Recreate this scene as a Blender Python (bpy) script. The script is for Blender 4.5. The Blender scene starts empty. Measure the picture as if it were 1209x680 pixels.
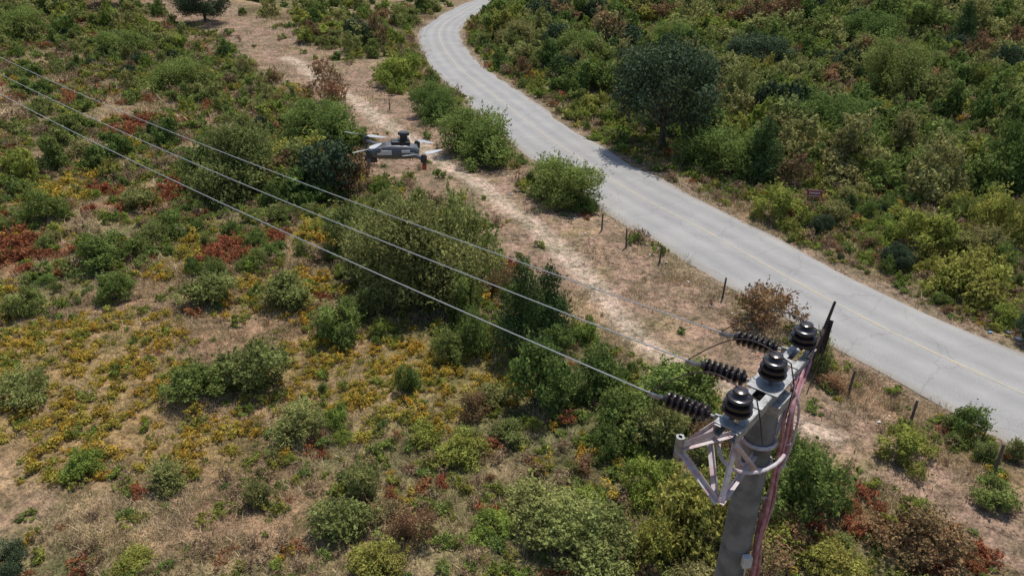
import bpy, math, random
import numpy as np
from mathutils import Vector, Matrix
random.seed(7); RS=np.random.RandomState(11)
scene=bpy.context.scene
scene.view_settings.view_transform='Standard'; scene.view_settings.look='None'; scene.view_settings.exposure=0

# ------------------------------------------------------------ noise helpers
def _hash(ix,iy,seed):
    n=(ix.astype(np.int64)*374761393+iy.astype(np.int64)*668265263+seed*1442695041)&0xffffffff
    n=((n^(n>>13))*1274126177)&0xffffffff
    n=n^(n>>16)
    return (n&0xffff)/65535.0
def vn(x,y,s,seed=0):
    x=np.asarray(x,float)/s; y=np.asarray(y,float)/s
    ix=np.floor(x); iy=np.floor(y); fx=x-ix; fy=y-iy
    fx=fx*fx*(3-2*fx); fy=fy*fy*(3-2*fy)
    a=_hash(ix,iy,seed);b=_hash(ix+1,iy,seed);c=_hash(ix,iy+1,seed);d=_hash(ix+1,iy+1,seed)
    return (a*(1-fx)+b*fx)*(1-fy)+(c*(1-fx)+d*fx)*fy
def fbm(x,y,s,seed=0,o=3):
    r=0;w=0;a=1.
    for i in range(o):
        r=r+a*vn(x,y,s/(2**i),seed+i*17); w+=a; a*=.55
    return r/w
def sm(x,a,b):
    t=np.clip((x-a)/(b-a),0,1); return t*t*(3-2*t)

# ------------------------------------------------------------ road centre line (metres)
CP=[(50,-28),(42,-14),(34,0),(27,10.5),(20.5,20.5),(17.1,25.7),(14.3,31.1),(11.4,37.4),(8.2,43.8),(5.3,51.1),(2,60.5),(-2,73.4),(-6.8,89.5),(-10.7,109.5),(-11.9,126),(-10,144.8),(-7,163.4),(-1,185),(8,210),(12,260),(8,330)]
def catmull(P,step=1.0):
    P=[np.array(p,float) for p in P]; out=[]
    for i in range(1,len(P)-2):
        p0,p1,p2,p3=P[i-1:i+3]; n=max(2,int(np.linalg.norm(p2-p1)/step))
        for k in range(n):
            t=k/n
            out.append(.5*((2*p1)+(-p0+p2)*t+(2*p0-5*p1+4*p2-p3)*t*t+(-p0+3*p1-3*p2+p3)*t**3))
    out.append(P[-2]); return np.array(out)
RC=catmull(CP,1.0)
RT=np.gradient(RC,axis=0); RT/=np.linalg.norm(RT,axis=1)[:,None]
RN=np.stack([RT[:,1],-RT[:,0]],1)      # to the right of travel
HW=3.2
def roadd(x,y):
    x=np.asarray(x,float).ravel(); y=np.asarray(y,float).ravel(); out=np.empty(len(x))
    for s in range(0,len(x),20000):
        dx=x[s:s+20000,None]-RC[None,:,0]; dy=y[s:s+20000,None]-RC[None,:,1]
        k=np.argmin(dx*dx+dy*dy,1); r=np.arange(len(k))
        out[s:s+20000]=dx[r,k]*RN[k,0]+dy[r,k]*RN[k,1]
        far=(dx[r,k]**2+dy[r,k]**2)**.5
        out[s:s+20000]=np.sign(out[s:s+20000])*np.maximum(far,abs(out[s:s+20000]))
    return out
def polyd(x,y,P):
    P=np.array(P,float); x=np.asarray(x,float);y=np.asarray(y,float); best=np.full(x.shape,1e9)
    for a,b in zip(P[:-1],P[1:]):
        ab=b[:2]-a[:2]; t=np.clip(((x-a[0])*ab[0]+(y-a[1])*ab[1])/(ab@ab),0,1)
        d=np.hypot(x-a[0]-t*ab[0],y-a[1]-t*ab[1])
        w=(a[2]+(b[2]-a[2])*t)
        q=d/w; m=q<best; best=np.where(m,q,best)
    return best
BARE=[(-105,172,12),(-72,150,10),(-50,126,8),(-34,103,7.5),(-25,92,7),(-19,82,6.5),(-14.5,68,5.8),(-9,57,5.2),(-3,47,4.4),(1.8,38.5,3.9),(5,31.5,3.2),(8,26.5,2.5),(11,21,1.8),(13.5,17,1.5),(17,12,1.4)]
PATH=[(-30,96,1.0),(-19,76,.9),(-9,58,.8),(-2.6,46.3,.75),(1.8,37.3,.65),(4.1,31.4,.6),(5.1,27.6,.55),(6,25,.5),(7.3,22.9,.45),(11.2,19,.4)]
DIAG=[(-20,47,3.5),(-13,43.5,4),(-7,36,4),(-4,30,4),(0,25,3.8),(3,21,3.6),(5.5,17.5,3.6),(7,14,3.6),(9,11,3.8),(12,7,4)]
TOPB=[(-100,130,14),(-72,108,12),(-52,98,9),(-38,80,7),(-27,70,6),(-17,60,4.5)]
TOPC=[(-30,112,6),(-18,92,5),(-12.5,78,3.6),(-7,65,2.8),(-2,53,2.4),(3,43,1.6)]
YEL=[(-14.9,20.4,3.8),(-5.9,22.6,2.8),(-10.3,38,2),(-8.7,23.2,2.8),(-18,24.4,3.4),(-1.5,22.6,2.2),(-6.3,38,1.6),(-16.5,34.4,2.4),(-12,29,2.2),(-24,29,2.2),(-30,45,3),(-11,19.2,2.0)]
RED=[(-23.8,42.2,3.0),(-26.6,33.9,2.8),(-14.6,34.4,2.1),(-21.5,45,2.6),(-13.1,35.6,1.5),(11.4,14.5,1.5),(-20,38,1.2),(-33,60,3)]
def blobs(x,y,B):
    r=np.zeros(np.shape(x))
    for a,b,c in B:
        r=np.maximum(r,1-sm(np.hypot(x-a,(y-b))/c,.5,1.25))
    return r
def big(x,y):
    x=np.asarray(x,float);y=np.asarray(y,float)
    z=8.0*sm(-x,28,100)*sm(y,85,160)
    R=np.hypot(x,y-30)
    z=z+sm(R,165,520)*(38+45*vn(x,y,190,5))+sm(R,500,1300)*(60+80*vn(x,y,400,9))
    return z
def height(x,y,d=None):
    x=np.asarray(x,float);y=np.asarray(y,float)
    if d is None: d=roadd(x,y).reshape(x.shape)
    b=(fbm(x,y,9,3,2)-.5)*1.0+(fbm(x,y,2.2,31,3)-.5)*.3+(fbm(x,y,28,37,2)-.5)*3.5*sm(y,70,120)*sm(-x,15,35)
    k=sm(abs(d),HW+.4,HW+4)
    return big(x,y)+b*k+np.where(abs(d)<HW+.1,-.05,-.02)

# ------------------------------------------------------------ material helpers
def newmat(name):
    m=bpy.data.materials.new(name); m.use_nodes=True; nt=m.node_tree; nt.nodes.clear(); return m,nt
def N(nt,t,**k):
    n=nt.nodes.new(t)
    for a,b in k.items(): setattr(n,a,b)
    return n
def ramp(nt,cols,pos=None):
    r=N(nt,'ShaderNodeValToRGB'); e=r.color_ramp.elements
    n=len(cols)
    while len(e)<n: e.new(.5)
    for i,c in enumerate(cols):
        e[i].position=pos[i] if pos else i/(n-1); e[i].color=(*c,1)
    return r
def leafmat(name,cols,trans=.3,gain=1.0,inst=True):
    m,nt=newmat(name); L=nt.links.new
    oi=N(nt,'ShaderNodeObjectInfo'); at=N(nt,'ShaderNodeAttribute',attribute_name='v'); ah=N(nt,'ShaderNodeAttribute',attribute_name='hu')
    wr=N(nt,'ShaderNodeMath',operation='MULTIPLY')
    if inst:
        ad=N(nt,'ShaderNodeMath',operation='ADD'); L(oi.outputs['Random'],ad.inputs[0]); L(ah.outputs['Fac'],ad.inputs[1])
        L(ad.outputs[0],wr.inputs[0]); wr.inputs[1].default_value=.72
    else:
        L(ah.outputs['Fac'],wr.inputs[0]); wr.inputs[1].default_value=1
    r=ramp(nt,[tuple(q*gain for q in c) for c in cols]); L(wr.outputs[0],r.inputs[0])
    mx=N(nt,'ShaderNodeVectorMath',operation='SCALE'); L(r.outputs[0],mx.inputs[0]); L(at.outputs['Fac'],mx.inputs['Scale'])
    d=N(nt,'ShaderNodeBsdfDiffuse'); L(mx.outputs[0],d.inputs[0]); o=N(nt,'ShaderNodeOutputMaterial')
    if trans>0:
        t=N(nt,'ShaderNodeBsdfTranslucent'); L(mx.outputs[0],t.inputs[0])
        a=N(nt,'ShaderNodeMixShader'); a.inputs[0].default_value=trans; L(d.outputs[0],a.inputs[1]); L(t.outputs[0],a.inputs[2]); L(a.outputs[0],o.inputs[0])
    else: L(d.outputs[0],o.inputs[0])
    return m
def pmat(name,col,rough=.6,metal=0,nscale=20,namp=.25,col2=None,bump=0.0,spec=.5):
    m,nt=newmat(name); L=nt.links.new
    tc=N(nt,'ShaderNodeTexCoord'); n=N(nt,'ShaderNodeTexNoise'); n.inputs['Scale'].default_value=nscale; n.inputs['Detail'].default_value=6; L(tc.outputs['Object'],n.inputs['Vector'])
    c2=col2 or tuple(c*(1-namp) for c in col)
    r=ramp(nt,[c2,col],[.38,.62]); L(n.outputs[0],r.inputs[0])
    p=N(nt,'ShaderNodeBsdfPrincipled'); L(r.outputs[0],p.inputs['Base Color']); p.inputs['Roughness'].default_value=rough; p.inputs['Metallic'].default_value=metal
    p.inputs['Specular IOR Level'].default_value=spec
    if bump:
        b=N(nt,'ShaderNodeBump'); b.inputs['Strength'].default_value=bump; b.inputs['Distance'].default_value=.01; L(n.outputs[0],b.inputs['Height']); L(b.outputs[0],p.inputs['Normal'])
    o=N(nt,'ShaderNodeOutputMaterial'); L(p.outputs[0],o.inputs[0]); return m

M_G=leafmat('leaf_green',[(.10,.145,.042),(.135,.183,.05),(.17,.212,.057),(.205,.22,.07)],.33,1.18)
M_O=leafmat('leaf_olive',[(.15,.178,.06),(.195,.215,.07),(.24,.24,.085),(.23,.195,.085)],.36,1.28)
M_L=leafmat('leaf_lime',[(.16,.22,.05),(.21,.26,.055),(.275,.28,.065),(.31,.27,.075)],.36,1.15)
M_D=leafmat('leaf_dark',[(.055,.075,.042),(.065,.09,.048),(.08,.105,.055)],.15,1.15)
M_C=leafmat('leaf_juniper',[(.05,.082,.03),(.07,.104,.036),(.095,.13,.043)],.2,1.1)
M_R=leafmat('leaf_rust',[(.26,.13,.075),(.23,.17,.08),(.29,.16,.09),(.19,.18,.08)],.25,1.1)
M_YL=leafmat('leaf_yellow',[(.46,.27,.045),(.42,.30,.055),(.31,.29,.06),(.48,.26,.045)],.3,1.08)
M_RD=leafmat('leaf_red',[(.36,.11,.06),(.30,.12,.06),(.40,.19,.08)],.3)
M_BW=leafmat('brown_weed',[(.34,.24,.15),(.29,.20,.12),(.40,.28,.18)],.2)
M_ST=leafmat('dry_straw',[(.42,.30,.18),(.53,.40,.24),(.62,.49,.31),(.48,.34,.20)],.0,1,False)
M_BR=leafmat('dry_brown_grass',[(.28,.19,.12),(.36,.25,.16),(.40,.28,.18)],.0,1,False)
M_GG=leafmat('grass_green',[(.20,.215,.07),(.26,.265,.09),(.35,.32,.14)],.0,1,False)
M_BARK=pmat('bark',(.13,.10,.075),.9,0,8,.4)

# ------------------------------------------------------------ ground
def axis(segs):
    out=[]
    for a,b,s in segs: out+=list(np.arange(a,b,s))
    out.append(segs[-1][1]); return np.array(out)
gx=axis([(-1500,-300,75),(-300,-130,10),(-130,-60,1.6),(-60,-32,.7),(-32,32,.36),(32,60,.7),(60,130,1.6),(130,300,10),(300,1500,75)])
gy=axis([(-1200,-150,75),(-150,-10,7),(-10,6,1),(6,48,.36),(48,90,.6),(90,190,1.6),(190,340,8),(340,1800,75)])
X,Y=np.meshgrid(gx,gy); d=roadd(X,Y).reshape(X.shape); Z=height(X,Y,d)
ny,nx=X.shape
V=np.stack([X.ravel(),Y.ravel(),Z.ravel()],1)
ii=np.arange((ny-1)*(nx-1)); r=ii//(nx-1); c=ii%(nx-1); a=r*nx+c
F=np.stack([a,a+1,a+nx+1,a+nx],1)
def mkmesh(name,V,F,smooth=False):
    me=bpy.data.meshes.new(name); me.vertices.add(len(V)); me.vertices.foreach_set('co',np.asarray(V,np.float32).ravel())
    F=np.asarray(F,np.int32); k=F.shape[1]
    me.loops.add(F.size); me.loops.foreach_set('vertex_index',F.ravel()); me.polygons.add(len(F))
    me.polygons.foreach_set('loop_start',np.arange(0,F.size,k,dtype=np.int32)); 
    if smooth: me.polygons.foreach_set('use_smooth',np.ones(len(F),bool))
    me.update(calc_edges=True); me.validate(); return me
def link(name,me,mats=(),loc=(0,0,0)):
    for m in mats: me.materials.append(m)
    o=bpy.data.objects.new(name,me); scene.collection.objects.link(o); o.location=loc; return o
gm=mkmesh('ground',V,F,True)
def zones(x,y,d):
    w=(fbm(x,y,5,61,3)-.5); w2=(fbm(x,y,1.7,67,2)-.5)
    bare=(1-sm(polyd(x,y,BARE)+w*1.3+w2*.7,.6,1.2))*(d<-2.5)
    path=(1-sm(polyd(x,y,PATH)+w*.5+w2*.5,.5,1.5))
    yel=blobs(x+w*5+w2*2,y+w*5-w2*2,YEL); red=blobs(x+w*5,y-w*5+w2*2,RED)
    verge=(1-sm(abs(d)+w*2.5,HW+.3,HW+1.9))
    diag=1-sm(polyd(x,y,DIAG)+w*.8,.65,1.3)
    return bare,path,yel,red,verge,diag
def greenness(x,y):
    dry=(1-sm(y,14,20))*sm(-x,-2,3)*.07
    return sm(fbm(x,y,6,301,4)+.25*(fbm(x,y,22,151,2)-.5)-dry,.42,.57)
bare,path,yel,red,verge,diag=zones(X,Y,d)
def mixc(C,c,f): return C*(1-f[...,None])+np.array(c)*f[...,None]
n1=greenness(X,Y); n2=fbm(X,Y,1.6,131,3)
farf=sm(Y,80,130)
C=np.zeros(X.shape+(3,))+np.array((.315,.23,.14))
C=mixc(C,(.225,.16,.105),sm(n2,.40,.62)*.85)
C=mixc(C,(.155,.15,.068),n1*.75)
C=mixc(C,(.25,.15,.10),sm(fbm(X,Y,8,171,3),.54,.70)*.6)
C=mixc(C,(.11,.11,.05),diag*.8)
C=mixc(C,(.25,.175,.12),farf*.7*sm(n2,.3,.5)); C=mixc(C,(.14,.14,.065),farf*.6*n1)
right=sm(d,3.5,7); C=mixc(C,(.14,.14,.06),right*.8)
C=mixc(C,(.36,.28,.17),right*sm(fbm(X,Y,14,191,3),.64,.72)*.7)
C=mixc(C,(.26,.185,.075),yel*.6); C=mixc(C,(.24,.115,.07),red*.75)
C=mixc(C,(.275,.188,.142),bare*.92*sm(n2,.1,.45)); C=mixc(C,(.46,.355,.285),path*.95)
C=mixc(C,(.24,.18,.135),verge*.85)
ca=gm.color_attributes.new('Col','FLOAT_COLOR','POINT'); ca.data.foreach_set('color',np.concatenate([C.reshape(-1,3),np.ones((X.size,1))],1).astype(np.float32).ravel())
m,nt=newmat('ground_soil'); L=nt.links.new
at=N(nt,'ShaderNodeAttribute',attribute_name='Col'); geo=N(nt,'ShaderNodeNewGeometry')
na=N(nt,'ShaderNodeTexNoise'); na.inputs['Scale'].default_value=3.0; na.inputs['Detail'].default_value=5; na.inputs['Roughness'].default_value=.8; L(geo.outputs['Position'],na.inputs['Vector'])
nb=N(nt,'ShaderNodeTexNoise'); nb.inputs['Scale'].default_value=.7; nb.inputs['Detail'].default_value=4; nb.inputs['Roughness'].default_value=.7; L(geo.outputs['Position'],nb.inputs['Vector'])
nd=N(nt,'ShaderNodeTexNoise'); nd.inputs['Scale'].default_value=11; nd.inputs['Detail'].default_value=3; nd.inputs['Roughness'].default_value=.8; L(geo.outputs['Position'],nd.inputs['Vector'])
r1=ramp(nt,[(.40,.38,.36),(1,1,1),(1.5,1.45,1.4)],[.36,.5,.64]); L(na.outputs[0],r1.inputs[0])
r2=ramp(nt,[(.62,.68,.58),(1.18,1.14,1.1)],[.38,.62]); L(nb.outputs[0],r2.inputs[0])
r3=ramp(nt,[(.5,.5,.48),(1,1,1),(1.35,1.33,1.3)],[.34,.5,.66]); L(nd.outputs[0],r3.inputs[0])
prev=at.outputs['Color']
for q in(r1,r2,r3):
    m1=N(nt,'ShaderNodeMixRGB',blend_type='MULTIPLY'); m1.inputs[0].default_value=1; L(prev,m1.inputs[1]); L(q.outputs[0],m1.inputs[2]); prev=m1.outputs[0]
p=N(nt,'ShaderNodeBsdfPrincipled'); p.inputs['Roughness'].default_value=1; p.inputs['Specular IOR Level'].default_value=.1; L(prev,p.inputs['Base Color'])
b=N(nt,'ShaderNodeBump'); b.inputs['Strength'].default_value=.9; b.inputs['Distance'].default_value=.15; L(na.outputs[0],b.inputs['Height']); L(b.outputs[0],p.inputs['Normal'])
o=N(nt,'ShaderNodeOutputMaterial'); L(p.outputs[0],o.inputs[0])
ground=link('ground',gm,[m])

# ------------------------------------------------------------ road
cr=np.linspace(-1,1,15); n=len(RC); RV=[];CRO=[]
sarc=np.arange(n)
for j,t in enumerate(cr):
    wob=np.zeros(n)
    if j in(0,14): wob=(vn(sarc*1.0,sarc*0+j,2.3,201)-.5)*.6+(vn(sarc*1.0,sarc*0+j,9,203)-.5)*.5
    off=t*HW+wob*(1 if j==14 else -1)
    x=RC[:,0]+RN[:,0]*off; y=RC[:,1]+RN[:,1]*off
    z=big(x,y)+.03+.05*(1-t*t)-(.055 if j in(0,14) else 0)
    RV.append(np.stack([x,y,z],1)); CRO.append(np.full(n,t))
RV=np.stack(RV,1); CRO=np.stack(CRO,1)
ii=np.arange((n-1)*14); r=ii//14;c=ii%14;a=r*15+c
rm=mkmesh('road',RV.reshape(-1,3),np.stack([a,a+1,a+16,a+15],1),True)
atr=rm.attributes.new('cross','FLOAT','POINT'); atr.data.foreach_set('value',CRO.ravel().astype(np.float32))
m,nt=newmat('asphalt'); L=nt.links.new
geo=N(nt,'ShaderNodeNewGeometry'); ac=N(nt,'ShaderNodeAttribute',attribute_name='cross')
nf=N(nt,'ShaderNodeTexNoise'); nf.inputs['Scale'].default_value=28; nf.inputs['Detail'].default_value=4; nf.inputs['Roughness'].default_value=.8; L(geo.outputs['Position'],nf.inputs['Vector'])
nc=N(nt,'ShaderNodeTexNoise'); nc.inputs['Scale'].default_value=.35; nc.inputs['Detail'].default_value=7; nc.inputs['Roughness'].default_value=.65; L(geo.outputs['Position'],nc.inputs['Vector'])
rf=ramp(nt,[(.72,.72,.72),(1.2,1.2,1.2)],[.3,.7]); L(nf.outputs[0],rf.inputs[0])
rc=ramp(nt,[(.285,.275,.26),(.315,.303,.285),(.355,.34,.315)],[.32,.52,.7]); L(nc.outputs[0],rc.inputs[0])
mm=N(nt,'ShaderNodeMixRGB',blend_type='MULTIPLY'); mm.inputs[0].default_value=1; L(rc.outputs[0],mm.inputs[1]); L(rf.outputs[0],mm.inputs[2])
ab=N(nt,'ShaderNodeMath',operation='ABSOLUTE'); L(ac.outputs['Fac'],ab.inputs[0])
rt=ramp(nt,[(1,1,1),(.85,.85,.86),(1.03,1.03,1.03),(.87,.87,.875),(1,1,.99),(.82,.74,.64)],[.05,.22,.42,.68,.86,1.0]); L(ab.outputs[0],rt.inputs[0])
m3=N(nt,'ShaderNodeMixRGB',blend_type='MULTIPLY'); m3.inputs[0].default_value=.85; L(mm.outputs[0],m3.inputs[1]); L(rt.outputs[0],m3.inputs[2])
vo=N(nt,'ShaderNodeTexVoronoi',feature='DISTANCE_TO_EDGE'); vo.inputs['Scale'].default_value=.30
wv=N(nt,'ShaderNodeVectorMath',operation='ADD'); ws=N(nt,'ShaderNodeVectorMath',operation='SCALE'); ws.inputs['Scale'].default_value=1.6
L(nc.outputs['Color'],ws.inputs[0]); L(geo.outputs['Position'],wv.inputs[0]); L(ws.outputs[0],wv.inputs[1]); L(wv.outputs[0],vo.inputs['Vector'])
rk=ramp(nt,[(.5,.5,.5),(1,1,1)],[0,.01]); L(vo.outputs['Distance'],rk.inputs[0])
m4=N(nt,'ShaderNodeMixRGB',blend_type='MULTIPLY'); m4.inputs[0].default_value=.4; L(m3.outputs[0],m4.inputs[1]); L(rk.outputs[0],m4.inputs[2])
p=N(nt,'ShaderNodeBsdfPrincipled'); p.inputs['Roughness'].default_value=.9; p.inputs['Specular IOR Level'].default_value=.2; L(m4.outputs[0],p.inputs['Base Color'])
b=N(nt,'ShaderNodeBump'); b.inputs['Strength'].default_value=.3; b.inputs['Distance'].default_value=.01; L(nf.outputs[0],b.inputs['Height']); L(b.outputs[0],p.inputs['Normal'])
o=N(nt,'ShaderNodeOutputMaterial'); L(p.outputs[0],o.inputs[0])
road=link('road',rm,[m])
lv=[];lf=[]
for k in range(n):
    for t in(-.07,.07):
        x=RC[k,0]+RN[k,0]*t; y=RC[k,1]+RN[k,1]*t; lv.append((x,y,float(big(x,y))+.086))
for k in range(n-1): lf.append((2*k,2*k+1,2*k+3,2*k+2))
lm=mkmesh('road_centre_line',lv,lf)
m,nt=newmat('faded_yellow_paint'); L=nt.links.new
geo=N(nt,'ShaderNodeNewGeometry'); nf=N(nt,'ShaderNodeTexNoise'); nf.inputs['Scale'].default_value=2.2; nf.inputs['Detail'].default_value=8; nf.inputs['Roughness'].default_value=.8; L(geo.outputs['Position'],nf.inputs['Vector'])
rr=ramp(nt,[(.30,.29,.27),(.42,.34,.20)],[.42,.60]); L(nf.outputs[0],rr.inputs[0])
p=N(nt,'ShaderNodeBsdfPrincipled'); p.inputs['Roughness'].default_value=.85; L(rr.outputs[0],p.inputs['Base Color'])
o=N(nt,'ShaderNodeOutputMaterial'); L(p.outputs[0],o.inputs[0])
link('road_centre_line',lm,[m])

# ------------------------------------------------------------ vegetation prototypes
def unit(v): return v/np.maximum(np.linalg.norm(v,axis=1)[:,None],1e-9)
def leaves_mesh(name,P,Nn,size,v,hu,mat,asp=.55,stems=None):
    n=len(P); rs=np.random.RandomState(n%9973)
    t=unit(np.cross(Nn,rs.normal(size=(n,3)))); bt=np.cross(Nn,t)
    s=size[:,None]
    q=np.stack([P-t*s,P+bt*s*asp,P+t*s,P-bt*s*asp],1).reshape(-1,3)
    F=np.arange(4*n).reshape(-1,4); vv=np.repeat(v,4); hh=np.repeat(hu,4); mi=np.zeros(n,int)
    if stems:
        SV=[];SF=[];base=len(q)
        for (p0,p1,r0,r1) in stems:
            p0=np.array(p0,float);p1=np.array(p1,float);dv=p1-p0;dv/=np.linalg.norm(dv)+1e-9
            u=np.cross(dv,(0.3,.9,.1));u/=np.linalg.norm(u)+1e-9;w=np.cross(dv,u)
            b0=base+len(SV)
            for pp,rr in((p0,r0),(p1,r1)):
                for k in range(5):
                    an=k*2*math.pi/5; SV.append(pp+rr*(math.cos(an)*u+math.sin(an)*w))
            for k in range(5): SF.append((b0+k,b0+(k+1)%5,b0+5+(k+1)%5,b0+5+k))
        q=np.concatenate([q,np.array(SV)]);F=np.concatenate([F,np.array(SF)])
        vv=np.concatenate([vv,np.ones(len(SV))]);hh=np.concatenate([hh,np.zeros(len(SV))]);mi=np.concatenate([mi,np.ones(len(SF),int)])
    me=mkmesh(name,q,F); me.materials.append(mat); me.materials.append(M_BARK)
    me.polygons.foreach_set('material_index',mi.astype(np.int32))
    a=me.attributes.new('v','FLOAT','POINT'); a.data.foreach_set('value',vv.astype(np.float32))
    a=me.attributes.new('hu','FLOAT','POINT'); a.data.foreach_set('value',hh.astype(np.float32))
    return me
def bush(name,seed,n,leaf,mat,h=1.2,ncl=30,twig=.35,conif=False,tree=False,low=.03,lobes=None):
    rs=np.random.RandomState(seed); cs=[];cr=[]
    nl=lobes or rs.randint(3,6); lb=[]
    for k in range(nl):
        an=k*6.28/nl+rs.rand(); R=.12+.48*rs.rand(); lb.append((math.cos(an)*R,math.sin(an)*R,.28+.26*rs.rand(),h*(.42+.55*rs.rand())))
    lb[0]=(lb[0][0]*.5,lb[0][1]*.5,.48,h)
    for k in range(ncl):
        if conif:
            f=(k+.5)/ncl; R=.72*(1-f)**.8+.06; an=rs.rand()*6.28
            cs.append((math.cos(an)*R*.6,math.sin(an)*R*.6,h*f*.93)); cr.append(R*.5+.1)
        elif tree:
            an=rs.rand()*6.28; zz=-.75+1.75*rs.rand(); rr=math.sqrt(max(0,1-min(1,abs(zz))**2)); R=.52+.28*rs.rand()
            cs.append((math.cos(an)*rr*R*1.12,math.sin(an)*rr*R*1.12,h*.54+zz*R*h*.48)); cr.append(.14+.16*rs.rand())
        else:
            lx,ly,lr,lh=lb[k%nl]; an=rs.rand()*6.28; el=math.asin(rs.rand()**.75)
            rr=lr*(.75+.4*rs.rand()); z0=lh*.08
            cs.append((lx+math.cos(an)*math.cos(el)*rr,ly+math.sin(an)*math.cos(el)*rr,z0+(lh-z0)*.88*math.sin(el)*(.8+.25*rs.rand()))); cr.append(.10+.18*rs.rand())
    cs=np.array(cs);cr=np.array(cr); cb=.66+.66*rs.rand(ncl); ch=rs.rand(ncl)
    k=rs.choice(ncl,n,p=cr**2/np.sum(cr**2))
    dr=unit(rs.normal(size=(n,3))+np.array((0,0,.35)))
    rad=cr[k]*(.6+.5*rs.rand(n)**.7)
    P=cs[k]+dr*rad[:,None]*np.array((1,1,.9)); Nn=unit(dr+.6*rs.normal(size=(n,3)))
    nt_=int(n*twig); per=12; g=max(1,nt_//per); tk=rs.randint(0,n,g)
    td=unit(dr[tk]+np.array((0,0,.7))+.4*rs.normal(size=(g,3))); ln=.10+.24*rs.rand(g)
    s=rs.rand(g,per); TP=(P[tk][:,None,:]+td[:,None,:]*(s*ln[:,None])[:,:,None]).reshape(-1,3)+rs.normal(size=(g*per,3))*leaf*.45
    P=np.concatenate([P,TP]);Nn=np.concatenate([Nn,unit(rs.normal(size=(g*per,3))+np.array((0,0,.5)))])
    kk=np.concatenate([k,np.repeat(k[tk],per)])
    keep=P[:,2]>low
    P=P[keep];Nn=Nn[keep];kk=kk[keep];nn=len(P)
    v=cb[kk]*(.75+.5*rs.rand(nn)); hu=(ch[kk]*.3+.14*rs.rand(nn))
    size=leaf*(.6+.8*rs.rand(nn))
    st=[]
    if tree:
        st.append(((0,0,-.1),(0.02,.0,h*.35),.06,.045))
        for c in cs[:20]: st.append(((0.02,0,h*(.2+.15*rs.rand())),c,.025,.006))
    else:
        for c in cs[:10]: st.append(((c[0]*.12,c[1]*.12,-.05),c,.014,.004))
        for i in range(10):
            q=P[rs.randint(nn)]; st.append((q*.5,q*1.03,.006,.002))
    return leaves_mesh(name,P,Nn,size,v,hu,mat,.5,st)

PM={}
def reg(k,*ms): PM[k]=list(ms)
reg('G',*[bush('bushG%d'%i,20+i,6500,.036,M_G,1.25,28+i*6,.35) for i in range(5)])
reg('O',*[bush('bushO%d'%i,40+i,5500,.033,M_O,1.3,30+i*6,.9) for i in range(4)])
reg('L',*[bush('bushL%d'%i,60+i,5500,.036,M_L,1.1,26+i*6,.4) for i in range(4)])
reg('D',*[bush('treeD%d'%i,80+i,17000,.027,M_D,1.6,70,.15,tree=True) for i in range(2)])
reg('C',*[bush('juniper%d'%i,90+i,9000,.032,M_C,2.4,34,.3,conif=True) for i in range(2)])
reg('R',*[bush('bushR%d'%i,95+i,2600,.034,M_R,1.2,24,1.2) for i in range(2)])
reg('BIG',bush('bigolive',111,22000,.022,M_O,1.3,80,1.0,lobes=8),bush('biggreen',112,20000,.023,M_G,1.2,70,.5,lobes=7))
MED=[bush('mG%d'%i,220+i,2400,.062,M_G,1.25,22+i*4,.3) for i in range(5)]+[bush('mO%d'%i,240+i,2100,.056,M_O,1.3,22+i*4,.7) for i in range(4)]+[bush('mL%d'%i,260+i,2100,.062,M_L,1.1,22+i*4,.4) for i in range(4)]+[bush('mD%d'%i,280+i,3800,.055,M_D,1.5,34,.2,tree=True) for i in range(2)]+[bush('mC%d'%i,290+i,2600,.055,M_C,2.0,26,.3,conif=True) for i in range(2)]+[bush('mR%d'%i,295+i,1300,.05,M_R,1.2,20,1.0) for i in range(2)]
# ------------------------------------------------------------ instanced masses
def protocoll(name,meshes):
    c=bpy.data.collections.new(name)
    for i,me in enumerate(meshes):
        o=bpy.data.objects.new('%s_%02d'%(name,i),me); c.objects.link(o)
    return c
def scatter(name,coll,P,rot,scl,idx):
    me=bpy.data.meshes.new(name); me.vertices.add(len(P)); me.vertices.foreach_set('co',np.asarray(P,np.float32).ravel())
    a=me.attributes.new('rot','FLOAT_VECTOR','POINT'); a.data.foreach_set('vector',np.asarray(rot,np.float32).ravel())
    a=me.attributes.new('scl','FLOAT_VECTOR','POINT'); a.data.foreach_set('vector',np.asarray(scl,np.float32).ravel())
    a=me.attributes.new('idx','INT','POINT'); a.data.foreach_set('value',np.asarray(idx,np.int32))
    o=bpy.data.objects.new(name,me); scene.collection.objects.link(o)
    ng=bpy.data.node_groups.new(name,'GeometryNodeTree')
    ng.interface.new_socket('Geometry',in_out='INPUT',socket_type='NodeSocketGeometry'); ng.interface.new_socket('Geometry',in_out='OUTPUT',socket_type='NodeSocketGeometry')
    L=ng.links.new; gi=ng.nodes.new('NodeGroupInput'); go=ng.nodes.new('NodeGroupOutput')
    ip=ng.nodes.new('GeometryNodeInstanceOnPoints'); ci=ng.nodes.new('GeometryNodeCollectionInfo')
    ci.inputs['Collection'].default_value=coll; ci.inputs['Separate Children'].default_value=True; ci.inputs['Reset Children'].default_value=True
    def na(nm,t):
        n=ng.nodes.new('GeometryNodeInputNamedAttribute'); n.data_type=t; n.inputs['Name'].default_value=nm; return n.outputs['Attribute']
    L(gi.outputs[0],ip.inputs['Points']); L(ci.outputs[0],ip.inputs['Instance']); ip.inputs['Pick Instance'].default_value=True
    L(na('idx','INT'),ip.inputs['Instance Index']); L(na('rot','FLOAT_VECTOR'),ip.inputs['Rotation']); L(na('scl','FLOAT_VECTOR'),ip.inputs['Scale'])
    L(ip.outputs[0],go.inputs[0]); md=o.modifiers.new('scatter','NODES'); md.node_group=ng; return o

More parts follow.
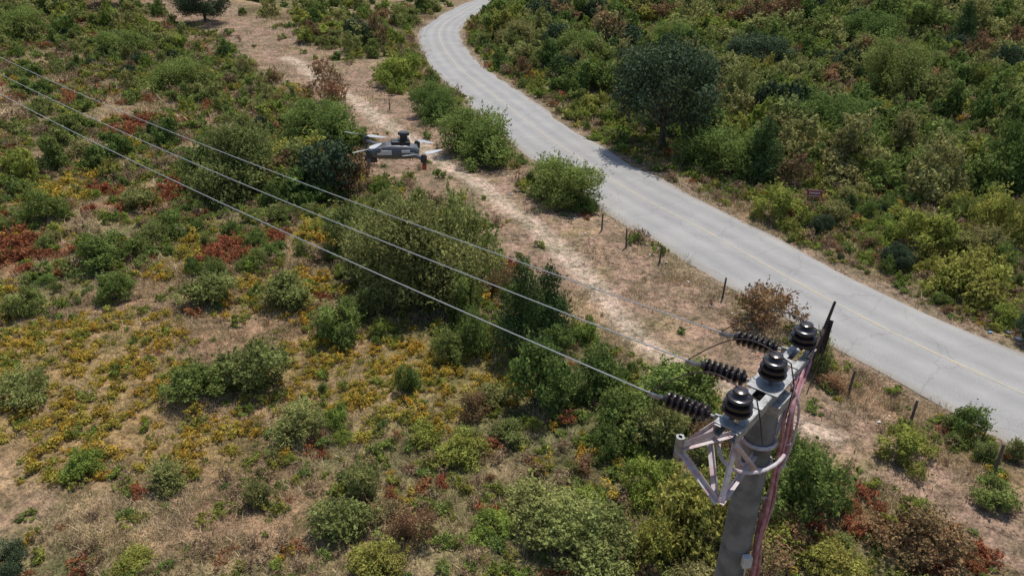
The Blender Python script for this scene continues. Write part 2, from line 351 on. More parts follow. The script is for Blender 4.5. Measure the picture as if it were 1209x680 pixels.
HERO=[(11.9,54.0,9.6,8.2,'D'),(15.4,48.6,7.7,3.5,'G'),(3.2,42.6,6.4,2.9,'G'),(-2.5,53,7.7,3.5,'G'),(-6.9,64.1,6.1,3.1,'G'),(-12.8,78.7,7.4,3.3,'L'),(-17.9,68.5,4.9,3.4,'R'),(-15.1,55.9,7.4,3.3,'G'),(-4.6,29.0,6.0,4.3,'BIG'),(-2.9,31.2,4.4,4.3,'O'),(-7.0,31.0,4.2,3.4,'O'),(-2.2,27.6,2.6,2.2,'G'),(-8.4,34.6,4.6,2.9,'O'),(-18.1,43.5,6.4,4.2,'O'),(-20.6,45.2,4.0,3.0,'G'),(-15.7,48.1,5.9,2.7,'L'),(.4,24.7,3.4,4.6,'C'),(1.6,26.3,3.0,3.6,'C'),(1.1,21.3,3.4,2.6,'G'),(3.4,22.2,2.6,1.8,'G'),(4.2,19.8,2.9,1.8,'G'),(6,20.9,4.4,2.0,'G'),(-1.7,18.6,2.3,1,'L'),(5.3,14.8,3.2,2.2,'L'),(8.8,15.6,3.2,2.2,'G'),(2.2,14.1,3.7,1.7,'O'),(9.1,13.5,2.3,1,'L'),(-19.8,37.6,2.9,1.3,'G'),(-21.6,33.1,3.9,1.8,'G'),(-28.4,38.9,3,1.8,'G'),(-19,29,2.4,1.5,'G'),(-4.1,22.1,1.3,1.1,'G'),(-10.2,22.6,3.8,1.9,'O'),(-12,21.6,2.8,1.3,'G'),(-10.7,28.7,3.5,1.6,'O'),(-7.6,25.7,2.7,1.8,'G'),(-14.3,28.7,3.1,1.4,'O'),(-7.6,19.7,2.5,1.1,'O'),(-14.3,17.6,1.7,.8,'L'),(-11.2,17,1.9,.9,'O'),(-22.6,27.9,2.3,1.4,'G'),(-18.4,21.2,2.5,1.1,'O'),(-3.8,13.6,2.1,.9,'L'),(-10.8,13.7,1.4,.6,'L'),(-5.1,15,2.5,1.1,'O'),(1.1,15.1,3,1.3,'O'),(11.3,26.7,3.5,2,'R'),(12.2,23.2,2,1.8,'O'),(13.2,18,2.2,1,'L'),(11.6,14,3.3,1.5,'R'),(15,15.8,1.8,.8,'G'),(-50,120,9,6,'D'),(-70,128,11,6,'D'),(-71.8,107.6,8.6,3.9,'G'),(-52.5,97.9,6.8,3.1,'G'),(-36,75.7,7.1,3.2,'G'),(22.9,34.8,4.5,2.3,'L'),(27.2,35.7,4.2,2.8,'L'),(22.3,29.8,4.7,2.1,'L'),(63.6,103.1,5.9,6.1,'C'),(29.4,85.9,8,4.1,'D'),(23.2,103.4,7.1,3.6,'G'),(26.4,55.7,8,3.6,'G'),(30,52.3,3.9,3.1,'O'),(16.4,39.4,4.5,2,'L'),(51.7,104.5,10.7,4.8,'G'),(9.3,93.9,7.6,3.6,'G'),(.7,103.4,7.1,3.2,'O'),(3.3,18.6,1.7,1.1,'G'),(-1.6,24.9,1.8,1.8,'G'),(-.1,19.5,1.8,.8,'O'),(-3.1,19.4,1.5,.7,'L'),(-23.7,41.7,3.2,1.4,'O'),(17.5,46.8,4.5,4.4,'C'),(34,45,5.5,5,'G'),(20,62,6,5,'O'),(38,70,7,6,'G')]
NAMES={'D':'oak_tree','G':'green_shrub','O':'olive_shrub','L':'bright_green_shrub','C':'juniper_tree','R':'rust_brown_shrub','BIG':'large_olive_shrub'}
PH={'D':1.65,'G':1.2,'O':1.25,'L':1.05,'C':2.4,'R':1.15,'BIG':1.2}
for i,(x,y,w,h,t) in enumerate(HERO):
    ms=PM[t]
    if t=='BIG': me=ms[0]
    elif t in'GO' and w>6: me=PM['BIG'][1 if t=='G' else 0]
    else: me=ms[i%len(ms)]
    o=bpy.data.objects.new(NAMES[t],me); scene.collection.objects.link(o)
    o.location=(x,y,float(height(np.array([x]),np.array([y]))[0])-.05); o.rotation_euler=(0,0,random.random()*6.28)
    o.scale=(w/2*1.0,w/2*(.85+.3*random.random()),h/PH[t]*1.08)
HX=np.array([(a[0],a[1],a[2]/2) for a in HERO])
def nearhero(x,y,k=.75):
    r=np.zeros(len(x),bool)
    for a,b,c in HX: r|=np.hypot(x-a,y-b)<c*k
    return r
def sample(y0,y1,dens,margin=6):
    area=0.5*(2*(.8*y0+margin)+2*(.8*y1+margin))*(y1-y0); n=int(area*dens)
    y=y0+(y1-y0)*RS.rand(n*3); hw=.8*y+margin; acc=RS.rand(n*3)<hw/(.8*y1+margin); 
    y=y[acc][:n]; hw=.8*y+margin; x=(RS.rand(len(y))*2-1)*hw; return x,y
def shrubs(y0,y1,dens,s0,s1,ld=1.0):
    x,y=sample(y0,y1,dens); d=roadd(x,y); b,pa,ye,re,ve,di=zones(x,y,d)
    n1=greenness(x,y); n2=fbm(x,y,13,303,2); clear=sm(fbm(x,y,14,191,3),.58,.66)
    tb=np.maximum(1-sm(polyd(x,y,TOPB),.5,1.3),1-sm(polyd(x,y,TOPC),.5,1.3))
    pr=1-.93*clear
    pl=np.maximum.reduce([di*.95,tb*.85,.50*n1+.03,np.where(y>85,.55*n1+.05,0)])*ld
    pl=pl*(1-.97*b)*(1-.8*pa)*(1-.6*ye)*(1-.6*re)
    pr=np.where(d>0,pr,pl); 
    s=s0+(s1-s0)*RS.rand(len(x))**1.8
    s=np.where(d<0,s*(.66+.2*di),s); s=s*np.where((d>0)&(d<8),.7,1)
    ok=(RS.rand(len(x))<pr)&(abs(d)>HW+.5+s*.8)&~nearhero(x,y)&~((np.hypot(x-2.6,y-5.7)<1.5))
    x,y,s,d=x[ok],y[ok],s[ok],d[ok]; n2=n2[ok]; k=len(x)
    z=height(x,y,d)-.06
    u=RS.rand(k)+ (n2-.5)*1.3
    idx=np.select([u<.30,u<.58,u<.88,u<.93,u<.95],[RS.randint(0,5,k),5+RS.randint(0,4,k),9+RS.randint(0,4,k),13+RS.randint(0,2,k),15+RS.randint(0,2,k)],17+RS.randint(0,2,k))
    sc=np.stack([s,s*(.75+.5*RS.rand(k)),s*np.where((idx>=15)&(idx<17),.75,.65+.75*RS.rand(k))],1)
    rot=np.stack([RS.normal(size=k)*.12,RS.normal(size=k)*.12,RS.rand(k)*6.28],1)
    return np.stack([x,y,z],1),rot,sc,idx
pc=protocoll('shrub_proto',PM['G']+PM['O']+PM['L']+PM['D']+PM['C']+PM['R'])
pc2=protocoll('shrub_light_proto',MED)
scatter('scrub_thicket',pc,*shrubs(9,42,.85,.32,1.4))
parts=[shrubs(42,100,.40,.8,2.5),shrubs(100,215,.15,1.4,4.2)]
scatter('distant_scrub_thicket',pc2,*[np.concatenate(z) for z in zip(*parts)])

low=[bush('w_y%d'%i,500+i,420,.075,M_YL,.7,14,.3,low=.0) for i in range(2)]+[bush('w_r%d'%i,520+i,380,.075,M_RD,.6,14,.3,low=.0) for i in range(2)]+\
    [bush('w_g%d'%i,540+i,420,.085,M_G,.9,12,.5,low=.0) for i in range(2)]+[bush('w_l%d'%i,560+i,420,.085,M_L,.9,12,.5,low=.0) for i in range(2)]+[bush('w_b%d'%i,580+i,260,.07,M_BW,1.1,12,1.0,low=.0) for i in range(2)]
lc=protocoll('low_plant_proto',low)
def lows(y0,y1,dens,s0,s1):
    x,y=sample(y0,y1,dens,3); d=roadd(x,y); b,pa,ye,re,ve,di=zones(x,y,d); n1=np.maximum(greenness(x,y),sm(fbm(x,y,3.0,411,3),.52,.62)*.75); k=len(x)
    u=RS.rand(k); ty=np.full(k,-1); v2=RS.rand(k)
    ty=np.where((u<ye*1.8),0,ty); ty=np.where((u<re*1.8),1,ty)
    ty=np.where((ty>=0)&(v2<.2),3,ty)
    g=(ty<0)&(RS.rand(k)<n1*.75+.14+di*.5+(d>0)*.5)
    w=RS.rand(k); ty=np.where(g,np.select([w<.25,w<.60,w<.90,w<.96],[2,3,4,0*k]),ty)
    ty=np.where(g&(w>=.96),1,ty)
    ok=(ty>=0)&(abs(d)>HW+.5)&((RS.rand(k)>b*.95)|(w<.02))&(pa<.3)&(RS.rand(k)>ve*.6)
    x,y,ty,d=x[ok],y[ok],ty[ok],d[ok];k=len(x); idx=ty*2+RS.randint(0,2,k)
    s=s0+(s1-s0)*RS.rand(k)**1.5; s=np.where(ty<2,s*1.4,s); sc=np.stack([s,s,s*(.7+.5*RS.rand(k))],1)
    return np.stack([x,y,height(x,y,d)-.02],1),np.stack([RS.normal(size=k)*.1,RS.normal(size=k)*.1,RS.rand(k)*6.28],1),sc,idx
parts=[lows(9,30,5.2,.16,.46),lows(30,60,2.4,.3,.75),lows(60,120,.7,.5,1.2)]
scatter('low_scrub_plants',lc,*[np.concatenate(z) for z in zip(*parts)])
# dry grass : all blades in one mesh
GV=[];GM=[];Gv=[];Gh=[]
def grass(y0,y1,dens,s0,s1,nb):
    x,y=sample(y0,y1,dens,2); d=roadd(x,y); b,pa,ye,re,ve,di=zones(x,y,d); n1=fbm(x,y,4,441,3); k=len(x); w=RS.rand(k)
    mt=np.where(w<.60-.25*(d>0),0,np.where(w<.82,1,2))
    ok=(abs(d)>HW+.3)&(RS.rand(k)>b*.85)&(RS.rand(k)>pa*1.6)&(RS.rand(k)>di*.6)&(RS.rand(k)>ve*.4)&(RS.rand(k)>ye*.8)&(RS.rand(k)>re*.8)&(RS.rand(k)<.4+.9*sm(n1,.38,.6))
    x,y,mt=x[ok],y[ok],mt[ok]; k=len(x); s=s0+(s1-s0)*RS.rand(k); hs=s*(.5+.8*RS.rand(k)); tb=.78+.44*RS.rand(k); th=RS.rand(k)*.7
    an=RS.rand(k,nb)*6.28; r=.5*RS.rand(k,nb)**.6*s[:,None]
    bx=(x[:,None]+np.cos(an)*r).ravel(); by=(y[:,None]+np.sin(an)*r).ravel()
    bz=height(bx,by,np.repeat(d[ok],nb))
    h=(.20*(.35+.85*RS.rand(k,nb))*hs[:,None]).ravel(); a2=RS.rand(k*nb)*6.28; le=h*1.35*RS.rand(k*nb); ww=(.0085*np.repeat(s,nb))*(.7+.6*RS.rand(k*nb))
    a3=RS.rand(k*nb)*6.28; wx=np.cos(a3)*ww; wy=np.sin(a3)*ww
    T=np.stack([np.stack([bx-wx,by-wy,bz-.02],1),np.stack([bx+wx,by+wy,bz-.02],1),np.stack([bx+np.cos(a2)*le,by+np.sin(a2)*le,bz+h],1)],1)
    GV.append(T.reshape(-1,3)); GM.append(np.repeat(mt,nb)); Gv.append(np.repeat(np.repeat(tb,nb)*(.8+.4*RS.rand(k*nb)),3)); Gh.append(np.repeat(np.repeat(th,nb)+.3*RS.rand(k*nb),3))
grass(9,32,8.0,.6,1.3,85); grass(32,60,3.0,.9,1.9,60); grass(60,140,.9,1.8,3.6,40)
GV=np.concatenate(GV); me=mkmesh('dry_grass',GV,np.arange(len(GV)).reshape(-1,3))
me.polygons.foreach_set('material_index',np.concatenate(GM).astype(np.int32))
a=me.attributes.new('v','FLOAT','POINT'); a.data.foreach_set('value',np.concatenate(Gv).astype(np.float32))
a=me.attributes.new('hu','FLOAT','POINT'); a.data.foreach_set('value',np.concatenate(Gh).astype(np.float32))
link('dry_grass',me,[M_ST,M_BR,M_GG])

# ------------------------------------------------------------ generic mesh builder
class MB:
    def __init__(s): s.v=[];s.f=[];s.m=[]
    def add(s,v,f,m=0):
        b=len(s.v); s.v+=[tuple(p) for p in v]; s.f+=[tuple(i+b for i in q) for q in f]; s.m+=[m]*len(f)
    def tube(s,P,r,m=0,k=8,cap=True):
        P=[Vector(p) for p in P]; n=len(P); r=r if isinstance(r,(list,tuple)) else [r]*n; V=[];F=[]
        up=Vector((0.13,.21,.97)); t0=(P[1]-P[0]).normalized()
        if abs(t0.dot(up))>.95: up=Vector((1,.1,0))
        u=t0.cross(up).normalized()
        for i in range(n):
            t=(P[min(i+1,n-1)]-P[max(i-1,0)]).normalized(); u=(u-t*u.dot(t)).normalized(); w=t.cross(u)
            for j in range(k):
                a=2*math.pi*j/k; V.append(P[i]+(u*math.cos(a)+w*math.sin(a))*r[i])
        for i in range(n-1):
            for j in range(k): F.append((i*k+j,i*k+(j+1)%k,(i+1)*k+(j+1)%k,(i+1)*k+j))
        if cap: F.append(tuple(range(k-1,-1,-1))); F.append(tuple((n-1)*k+j for j in range(k)))
        s.add(V,F,m)
    def box(s,c,ax,ay,az,hx,hy,hz,m=0):
        c=Vector(c);ax,ay,az=[Vector(q).normalized() for q in(ax,ay,az)]
        V=[c+ax*(hx*i)+ay*(hy*j)+az*(hz*k) for k in(-1,1) for j in(-1,1) for i in(-1,1)]
        s.add(V,[(0,2,3,1),(4,5,7,6),(0,1,5,4),(2,6,7,3),(0,4,6,2),(1,3,7,5)],m)
    def angle(s,p0,p1,w=.05,th=.006,m=0,up=(0,0,1)):
        p0=Vector(p0);p1=Vector(p1);d=(p1-p0);L=d.length;d.normalize();u=Vector(up);u=(u-d*u.dot(d));
        if u.length<.05: u=Vector((1,0,0))-d*d.x
        u.normalize();w2=d.cross(u);c=(p0+p1)/2
        s.box(c,d,u,w2,L/2,w/2,th/2,m); s.box(c+u*(-w/2+th/2)+w2*(w/2+th/2),d,w2,u,L/2,w/2,th/2,m)
    def obj(s,name,mats,parent=None,smooth=False,bevel=0):
        me=bpy.data.meshes.new(name); me.from_pydata(s.v,[],s.f)
        for mm in mats: me.materials.append(mm)
        me.polygons.foreach_set('material_index',np.array(s.m,np.int32))
        if smooth: me.polygons.foreach_set('use_smooth',np.ones(len(s.f),bool))
        me.update(); o=bpy.data.objects.new(name,me); scene.collection.objects.link(o)
        if smooth: 
            try: me.set_sharp_from_angle(angle=math.radians(40))
            except Exception: pass
        if bevel:
            b=o.modifiers.new('b','BEVEL'); b.width=bevel; b.segments=2
        if parent: o.parent=parent
        return o
def empty(name,loc=(0,0,0)):
    e=bpy.data.objects.new(name,None); scene.collection.objects.link(e); e.location=loc; return e
MC=pmat('pole_concrete',(.19,.185,.175),.9,0,6,.4,bump=.4)
MS=pmat('galvanised_steel',(.34,.34,.34),.5,.5,18,.4)
MP=pmat('weathered_pink_paint',(.44,.29,.30),.6,0,14,.3,col2=(.48,.46,.45))
MI=pmat('brown_porcelain',(.028,.02,.02),.22,0,10,.2)
MK=pmat('dark_rust_iron',(.07,.045,.04),.7,.2,20,.5)
MW=pmat('aluminium_wire',(.5,.5,.48),.45,.7,5,.1)
MX=pmat('cable_maroon',(.30,.10,.12),.55,0,12,.3,col2=(.45,.25,.26))
MBX=pmat('grey_box',(.5,.5,.48),.6,0,10,.2)
A=Vector((.665,.747,0)).normalized(); W=Vector((-.747,.665,0)).normalized(); ZZ=Vector((0,0,1))
def build_pole(base,top,detail=True):
    c=Vector((base[0],base[1],top)); E=empty('utility_pole',(0,0,0))
    def q(a,w,z): return c+A*a+W*w+ZZ*z
    mb=MB(); nn=14
    P=[(base[0],base[1],base[2]-.3+(top-.06-base[2]+.3)*i/nn) for i in range(nn+1)]; R=[.25-.105*i/nn for i in range(nn+1)]
    mb.tube(P,R,0,24); mb.tube([q(0,0,-.1),q(0,0,0)],[.15,.13],0,24)
    for z in(-2.2,-4.6,-7): mb.tube([q(0,0,z),q(0,0,z+.025)],.25-.105*(1+z/top)+.004,0,24)
    mb.obj('concrete_shaft',[MC],E,True)
    mb=MB()
    for s in(-.11,.11):
        mb.box(q(0,s,.04),A,W,ZZ,.98,.008,.055); mb.box(q(0,s*.72,.094),A,W,ZZ,.98,.03,.005); mb.box(q(0,s*.72,-.012),A,W,ZZ,.98,.03,.005)
    for a in(-.9,-.45,.45,.9): mb.box(q(a,0,.105),A,W,ZZ,.06,.13,.006)
    mb.box(q(0,0,.107),A,W,ZZ,.22,.16,.008); mb.box(q(0,-.02,-.1),A,W,ZZ,.17,.17,.06)
    mb.obj('crossarm',[MS],E,False,.003)
    mb=MB()
    T=q(-.95,-.05,-.78); F1=q(-.98,.42,-.34)
    mb.angle(q(-.97,.10,.0),F1); mb.angle(F1,q(-.1,.17,-.55)); mb.angle(F1,T); mb.angle(T,q(-.14,-.02,-.72)); mb.angle(T,q(-.55,.05,-.02))
    mb.angle(F1,q(-.45,.12,-.02)); mb.angle(q(-.45,.12,-.02),q(-.5,.30,-.46)); mb.angle(q(-.55,.05,-.02),q(-.5,-.03,-.75)); mb.angle(q(-.5,.3,-.46),T)
    mb.angle(q(-.96,-.1,-.02),q(-.16,-.1,-.9)); mb.angle(q(.85,-.1,-.02),q(.15,-.1,-.85)); mb.angle(q(.85,.1,-.02),q(.15,.1,-.85))
    mb.obj('brace_frame',[MP],E)
    mb=MB(); hp=[]
    for i in range(15):
        t=i/14; an=math.pi*(.05+1.0*t)
        hp.append(q(-.12-.55*math.sin(an),.30*math.cos(an)*1.0,-.50-.16*t))
    mb.tube(hp,.02,0,8)
    for z in(-.62,-.9): 
        rr=.175; ring=[q(rr*math.cos(k*.45),rr*math.sin(k*.45),z) for k in range(15)]; mb.tube(ring,.022,0,6)
    mb.obj('hoop_and_clamps',[MP],E,True)
    mb=MB()
    mb.tube([F1+ZZ*.06,F1+ZZ*.12,F1+ZZ*.12,F1-ZZ*.12,F1-ZZ*.12,F1-ZZ*.18],[.02,.02,.045,.045,.02,.02],0,12)
    mb.obj('surge_arrester',[MS],E,True)
    mb=MB()
    for a in(-.78,0,.78):
        prof=[(.0,.02),(.05,.03),(.06,.06),(.075,.075),(.085,.135),(.10,.14),(.115,.135),(.125,.085),(.145,.08),(.155,.13),(.17,.135),(.185,.13),(.195,.08),(.215,.075),(.225,.115),(.24,.12),(.255,.112),(.265,.07),(.285,.055),(.30,.07),(.32,.068),(.33,.04)]
        mb.tube([q(a,0,.11+h) for h,_ in prof],[r for _,r in prof],0,20)
    mb.obj('pin_insulators',[MI],E,True)
    ends=[];mb=MB();mf=MB()
    for a in(-.78,0,.78):
        p0=q(a,.12,.03); dr=(W-ZZ*.10).normalized()
        mf.tube([p0,p0+dr*.12],.014,0,8); mf.box(p0+dr*.03,dr,ZZ,A,.05,.035,.012,0)
        prof=[(.12,.02),(.13,.045)]
        for k in range(7):
            b0=.15+k*.065; prof+=[(b0,.042),(b0+.012,.088),(b0+.024,.092),(b0+.034,.045)]
        prof+=[(.62,.045),(.63,.02)]
        mb.tube([p0+dr*h for h,_ in prof],[r for _,r in prof],0,16)
        e=p0+dr*.66; mf.tube([p0+dr*.62,e,e+dr*.16],[.014,.016,.012],0,8); mf.box(e+dr*.08-ZZ*.02,dr,ZZ,A,.07,.02,.012,0)
        ends.append(e+dr*.14)
    mb.obj('strain_insulators',[MI],E,True); mf.obj('line_clamps',[MS],E)
    mb=MB()
    for e,a in zip(ends,(-.78,0,.78)):
        t=q(a,0,.44); pts=[]
        for i in range(13):
            u=i/12; p=e.lerp(t,u)+ZZ*(.17*math.sin(math.pi*u))+A*(.10*math.sin(math.pi*u)); pts.append(p)
        pts.append(q(a+.05,-.14,.36)); pts.append(q(a+.1,-.2,.1)); pts.append(q(a*.7,-.22,-.25))
        mb.tube(pts,.007,0,6)
    mb.obj('jumper_wires',[MK],E,True)
    mb=MB()
    mb.tube([q(.80,-.12,-.12),q(.95,-.12,.18),q(1.10,-.14,.62)],[.02,.022,.014],0,8); mb.tube([q(.62,-.13,.13),q(1.0,-.13,.32)],.02,0,8)
    mb.angle(q(.98,-.13,.02),q(1.03,-.13,.42),.05,.008)
    mb.obj('end_bracket',[MK],E)
    mb=MB()
    Rr=(A*.72-W*.69).normalized(); Fv=(-A*.69-W*.72).normalized()
    def s(r,f,z): return c+Rr*r+Fv*f+ZZ*z
    for k,(off,f0,b) in enumerate([(.0,.0,.34),(.05,.05,.27),(-.03,.1,.20),(.02,-.05,.42)]):
        pts=[q(.78-.3*k*.6,-.12,.02)]+[s(b*.9+off*.3,f0,-.25),s(b,f0,-.6),s(b*.85+.03,f0,-1.0),s(.24+off,f0+.02,-1.5),s(.2+off*.6,f0+.05,-2.0),s(.22+off,f0+.08,-2.6),s(.22+off*.5,f0,-3.6),s(.25,f0,-6),s(.28,f0,-9)]
        P3=catmull([tuple(pts[0])]+[tuple(p) for p in pts]+[tuple(pts[-1])],.08)
        mb.tube([tuple(p) for p in P3],.021 if k<3 else .014,0 if k!=3 else 1,7)
    for z in(-.45,-.75,-1.05,-1.5,-2.0,-2.6): mb.tube([s(.1,.02,z),s(.36 if z>-1.2 else .25,.03,z+.05)],.011,1,6)
    mb.obj('service_cables',[MX,MP],E,True)
    mb=MB(); mb.box(s(.06,.20,-2.25),Rr,Fv,ZZ,.05,.035,.08); mb.tube([s(.06,.2,-2.33),s(.08,.2,-2.8)],.01,0,6)
    mb.obj('junction_box',[MBX],E,False,.006)
    return ends,c
gz=float(height(np.array([2.6]),np.array([5.7]))[0])
ends,c1=build_pole((2.6,5.7,gz),12.0)
x2,y2=2.6+W.x*62,5.7+W.y*62
ends2,c2=build_pole((x2,y2,float(height(np.array([x2]),np.array([y2]))[0])),14.9)
for e,f in zip(ends,ends2):
    g=c2+A*((f-c2).dot(A))-W*.9
    pts=[]
    for i in range(61):
        t=i/60; p=e.lerp(g,t); p.z=e.z+(g.z-e.z)*t-4*1.25*t*(1-t); pts.append(p)
    mb=MB(); mb.tube(pts,.0075,0,6); mb.obj('power_line_wire',[MW],None,True)

# ------------------------------------------------------------ drone
def build_drone(loc,yaw):
    E=empty('drone',loc); E.rotation_euler=(math.radians(3),math.radians(-4),yaw); E.scale=(1.2,1.2,1.2)
    MG=pmat('drone_grey_shell',(.085,.09,.10),.45,0,30,.15); MDk=pmat('drone_dark_plastic',(.02,.02,.023),.4,0,20,.2); MLt=pmat('drone_light_grey',(.5,.51,.52),.45,0,30,.1)
    MRd=pmat('drone_red_tag',(.35,.04,.02),.5,0,20,.2); MGl=pmat('lens_glass',(.01,.01,.015),.08,0,10,.1); MPr=pmat('propeller_blade',(.42,.42,.42),.4,0,10,.15)
    secs=[(-.115,.030,.018,.0),(-.10,.046,.030,.002),(-.05,.052,.036,.004),(.02,.050,.037,.004),(.07,.044,.032,.0),(.105,.034,.024,-.003),(.122,.022,.014,-.005)]
    mb=MB();V=[];F=[];k=16
    for x,w,h,z in secs:
        for j in range(k):
            a=2*math.pi*j/k; cx=math.copysign(abs(math.cos(a))**.55,math.cos(a)); cz=math.copysign(abs(math.sin(a))**.55,math.sin(a)); V.append((x,w*cx,z+h*cz))
    for i in range(len(secs)-1):
        for j in range(k): F.append((i*k+j,(i+1)*k+j,(i+1)*k+(j+1)%k,i*k+(j+1)%k))
    F.append(tuple(range(k)));F.append(tuple((len(secs)-1)*k+j for j in range(k-1,-1,-1))); mb.add(V,F,0)
    mb.obj('body_shell',[MG],E,True)
    mb=MB(); mb.box((-.03,0,.046),(1,0,0),(0,1,0),(0,0,1),.045,.034,.006); mb.box((.06,0,.032),(1,0,-.1),(0,1,0),(.1,0,1),.02,.026,.004)
    mb.obj('battery_cover',[MDk],E,False,.003)
    mb=MB(); mb.tube([(-.045,0,.05),(-.045,0,.078),(-.045,0,.08),(-.045,0,.092)],[.018,.018,.028,.026],0,18); mb.box((-.045,0,.055),(1,0,0),(0,1,0),(0,0,1),.026,.026,.004)
    mb.obj('rtk_antenna_module',[MDk],E,True)
    mb=MB(); mb.box((.105,0,-.034),(1,0,0),(0,1,0),(0,0,1),.022,.022,.016); mb.tube([(.126,0,-.034),(.14,0,-.034)],[.015,.014],1,16); mb.tube([(.075,0,-.02),(.10,.03,-.034)],.006,0,8); mb.tube([(.10,.03,-.034),(.10,.018,-.034)],.01,0,10)
    mb.obj('gimbal_camera',[MDk,MGl],E,False,.003)
    arms=MB();mot=MB();pr=MB();leg=MB()
    for sx,sy,z in((1,1,.018),(1,-1,.018),(-1,1,-.004),(-1,-1,-.004)):
        r0=(sx*.07,sy*.038,z-.004); r1=(sx*.125,sy*.145,z)
        arms.tube([r0,(sx*.10,sy*.09,z+.002),r1],[.013,.010,.010],0,10)
        mot.tube([(r1[0],r1[1],z-.014),(r1[0],r1[1],z+.012),(r1[0],r1[1],z+.022)],[.014,.0155,.010],0,16)
        leg.tube([(r1[0],r1[1],z-.01),(r1[0]+sx*.006,r1[1],z-.06 if sx>0 else z-.03)],[.009,.006],0,8)
        th={(1,1):.9,(1,-1):2.5,(-1,1):.5,(-1,-1):2.2}[(sx,sy)]
        for b in(0,1):
            a=th+b*math.pi+ (.12 if b else 0); dx,dy=math.cos(a),math.sin(a); nx_,ny_=-dy,dx; V=[];F=[]
            for i,(rr,ww,tw) in enumerate([(.008,.006,.25),(.03,.013,.28),(.06,.012,.2),(.095,.009,.12),(.118,.004,.06)]):
                px,py=r1[0]+dx*rr,r1[1]+dy*rr; zz=z+.026+rr*.03
                for s_ in(-1,1):
                    for q_ in(0,.0014): V.append((px+nx_*ww*s_,py+ny_*ww*s_,zz+s_*ww*tw+q_))
            for i in range(4):
                o_=i*4; F+=[(o_,o_+4,o_+6,o_+2),(o_+1,o_+3,o_+7,o_+5),(o_,o_+1,o_+5,o_+4),(o_+2,o_+6,o_+7,o_+3)]
            F+=[(16,17,19,18)]; pr.add(V,F,0)
    arms.obj('arms',[MG],E,True); mot.obj('motors',[MDk],E,True); leg.obj('landing_legs',[MG],E,True); pr.obj('propellers',[MPr],E)
    mb=MB(); mb.box((-.128,.146,-.038),(1,0,0),(0,1,0),(0,0,1),.009,.009,.014); mb.box((-.125,-.144,-.036),(1,0,0),(0,1,0),(0,0,1),.006,.006,.009); mb.obj('red_strobe_tag',[MRd],E,False,.002)
    mb=MB(); mb.box((.05,.051,.004),(1,0,0),(0,0,1),(0,1,0),.034,.010,.003); mb.box((-.05,.053,.01),(1,0,0),(0,0,1),(0,1,0),.02,.006,.003); mb.obj('side_markings',[MLt],E)
    return E
build_drone((-.68,3.9,15.02),math.radians(193))

# ------------------------------------------------------------ roadside furniture
MWd=pmat('weathered_post_wood',(.13,.11,.09),.9,0,20,.4)
for i,(x,y) in enumerate([(5.3,37.7),(6.4,35.3),(7.9,33.4),(13,21.7),(14.4,19.8),(15.9,17.3),(10.2,29.4),(-11.8,67),(-5.5,56.5),(18.8,13.2)]):
    z=float(height(np.array([x]),np.array([y]))[0]); l=[random.uniform(-.06,.06) for _ in range(2)]; hh=random.uniform(.95,1.15)
    mb=MB(); mb.tube([(0,0,-.2),(l[0]*.5,l[1]*.5,hh*.5),(l[0],l[1],hh),(l[0],l[1],hh+.02)],[.055,.05,.045,.02],0,8); mb.tube([(l[0]*.8-.06,l[1]*.8,hh*.82),(l[0]*.8+.06,l[1]*.8,hh*.82)],.008,0,5)
    o=mb.obj('fence_post',[MWd],None,True); o.location=(x,y,z)
MSg=pmat('sign_dark_red',(.25,.03,.03),.5,0,5,.2); MSw=pmat('sign_white',(.7,.7,.68),.5,0,5,.1)
zs=float(height(np.array([18.3]),np.array([39.2]))[0]); E=empty('road_sign',(18.0,39.0,zs)); E.rotation_euler=(0,0,math.radians(-12))
mb=MB(); mb.tube([(0,0,-.2),(0,0,2.2)],.03,0,8); mb.obj('post',[MS],E,True)
mb=MB(); mb.box((0,-.04,2.05),(1,0,0),(0,0,1),(0,1,0),.42,.20,.008,0)
mb.box((0,-.052,2.22),(1,0,0),(0,0,1),(0,1,0),.38,.012,.002,1); mb.box((0,-.052,1.88),(1,0,0),(0,0,1),(0,1,0),.38,.012,.002,1)
for k in range(7): mb.box((-.27+k*.09,-.052,2.05),(1,0,0),(0,0,1),(0,1,0),.026,.05,.002,1)
mb.obj('panel',[MSg,MSw],E)
mb=MB()
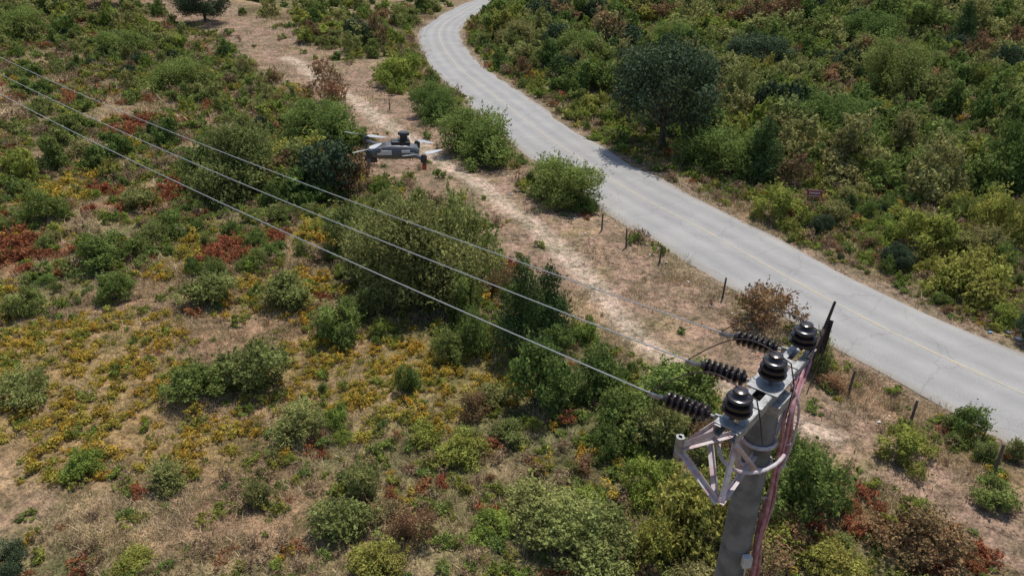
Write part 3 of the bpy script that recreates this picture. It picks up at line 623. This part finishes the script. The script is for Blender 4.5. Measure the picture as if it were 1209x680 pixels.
def scrap(x,y,s,m):
    z=float(height(np.array([x]),np.array([y]))[0]); n=6; V=[(0,0,s*.5)]
    for k in range(n): a=k*6.28/n+random.random()*.5; r=s*(.6+.6*random.random()); V.append((math.cos(a)*r,math.sin(a)*r,random.random()*s*.4))
    mb.add([(x+p[0],y+p[1],z+.04+p[2]) for p in V],[(0,1+k,1+(k+1)%n) for k in range(n)],m)
for i in range(22): scrap(22.6+random.gauss(0,.5),26.3+random.gauss(0,.4),random.uniform(.07,.18),random.choice([0,0,1,2]))
for i in range(150):
    k=random.randrange(28,110); sd=-1 if random.random()<.7 else 1; off=sd*(HW+.7+abs(random.gauss(0,2.4)))
    scrap(RC[k,0]+RN[k,0]*off,RC[k,1]+RN[k,1]*off,random.uniform(.03,.08),random.choice([0,0,0,1,2]))
mb.obj('roadside_litter',[pmat('litter_white',(.7,.7,.7),.6),pmat('litter_blue',(.15,.3,.45),.5),pmat('litter_red',(.5,.1,.08),.5)])

# ------------------------------------------------------------ light, world, camera
ts=Vector((.18,.36,.95)).normalized(); el=math.asin(ts.z); az=math.atan2(ts.x,ts.y)
sd=bpy.data.lights.new('sun','SUN'); sd.energy=4.5; sd.angle=math.radians(.5); sd.color=(1,.955,.88)
so=bpy.data.objects.new('sun',sd); scene.collection.objects.link(so); so.rotation_euler=ts.to_track_quat('Z','Y').to_euler(); so.location=(0,0,60)
w=bpy.data.worlds.new('World'); scene.world=w; w.use_nodes=True; nt=w.node_tree; nt.nodes.clear()
sk=nt.nodes.new('ShaderNodeTexSky'); sk.sky_type='NISHITA'; sk.sun_disc=False; sk.sun_elevation=el; sk.sun_rotation=az
bg=nt.nodes.new('ShaderNodeBackground'); bg.inputs[1].default_value=.15; wo=nt.nodes.new('ShaderNodeOutputWorld')
nt.links.new(sk.outputs[0],bg.inputs[0]); nt.links.new(bg.outputs[0],wo.inputs[0])
cd=bpy.data.cameras.new('camera'); cd.sensor_width=36; cd.lens=24.33; cd.clip_end=5000; cd.clip_start=.1
co=bpy.data.objects.new('camera',cd); scene.collection.objects.link(co); co.location=(0,0,16.2); co.rotation_euler=(math.radians(90-28),0,0); scene.camera=co
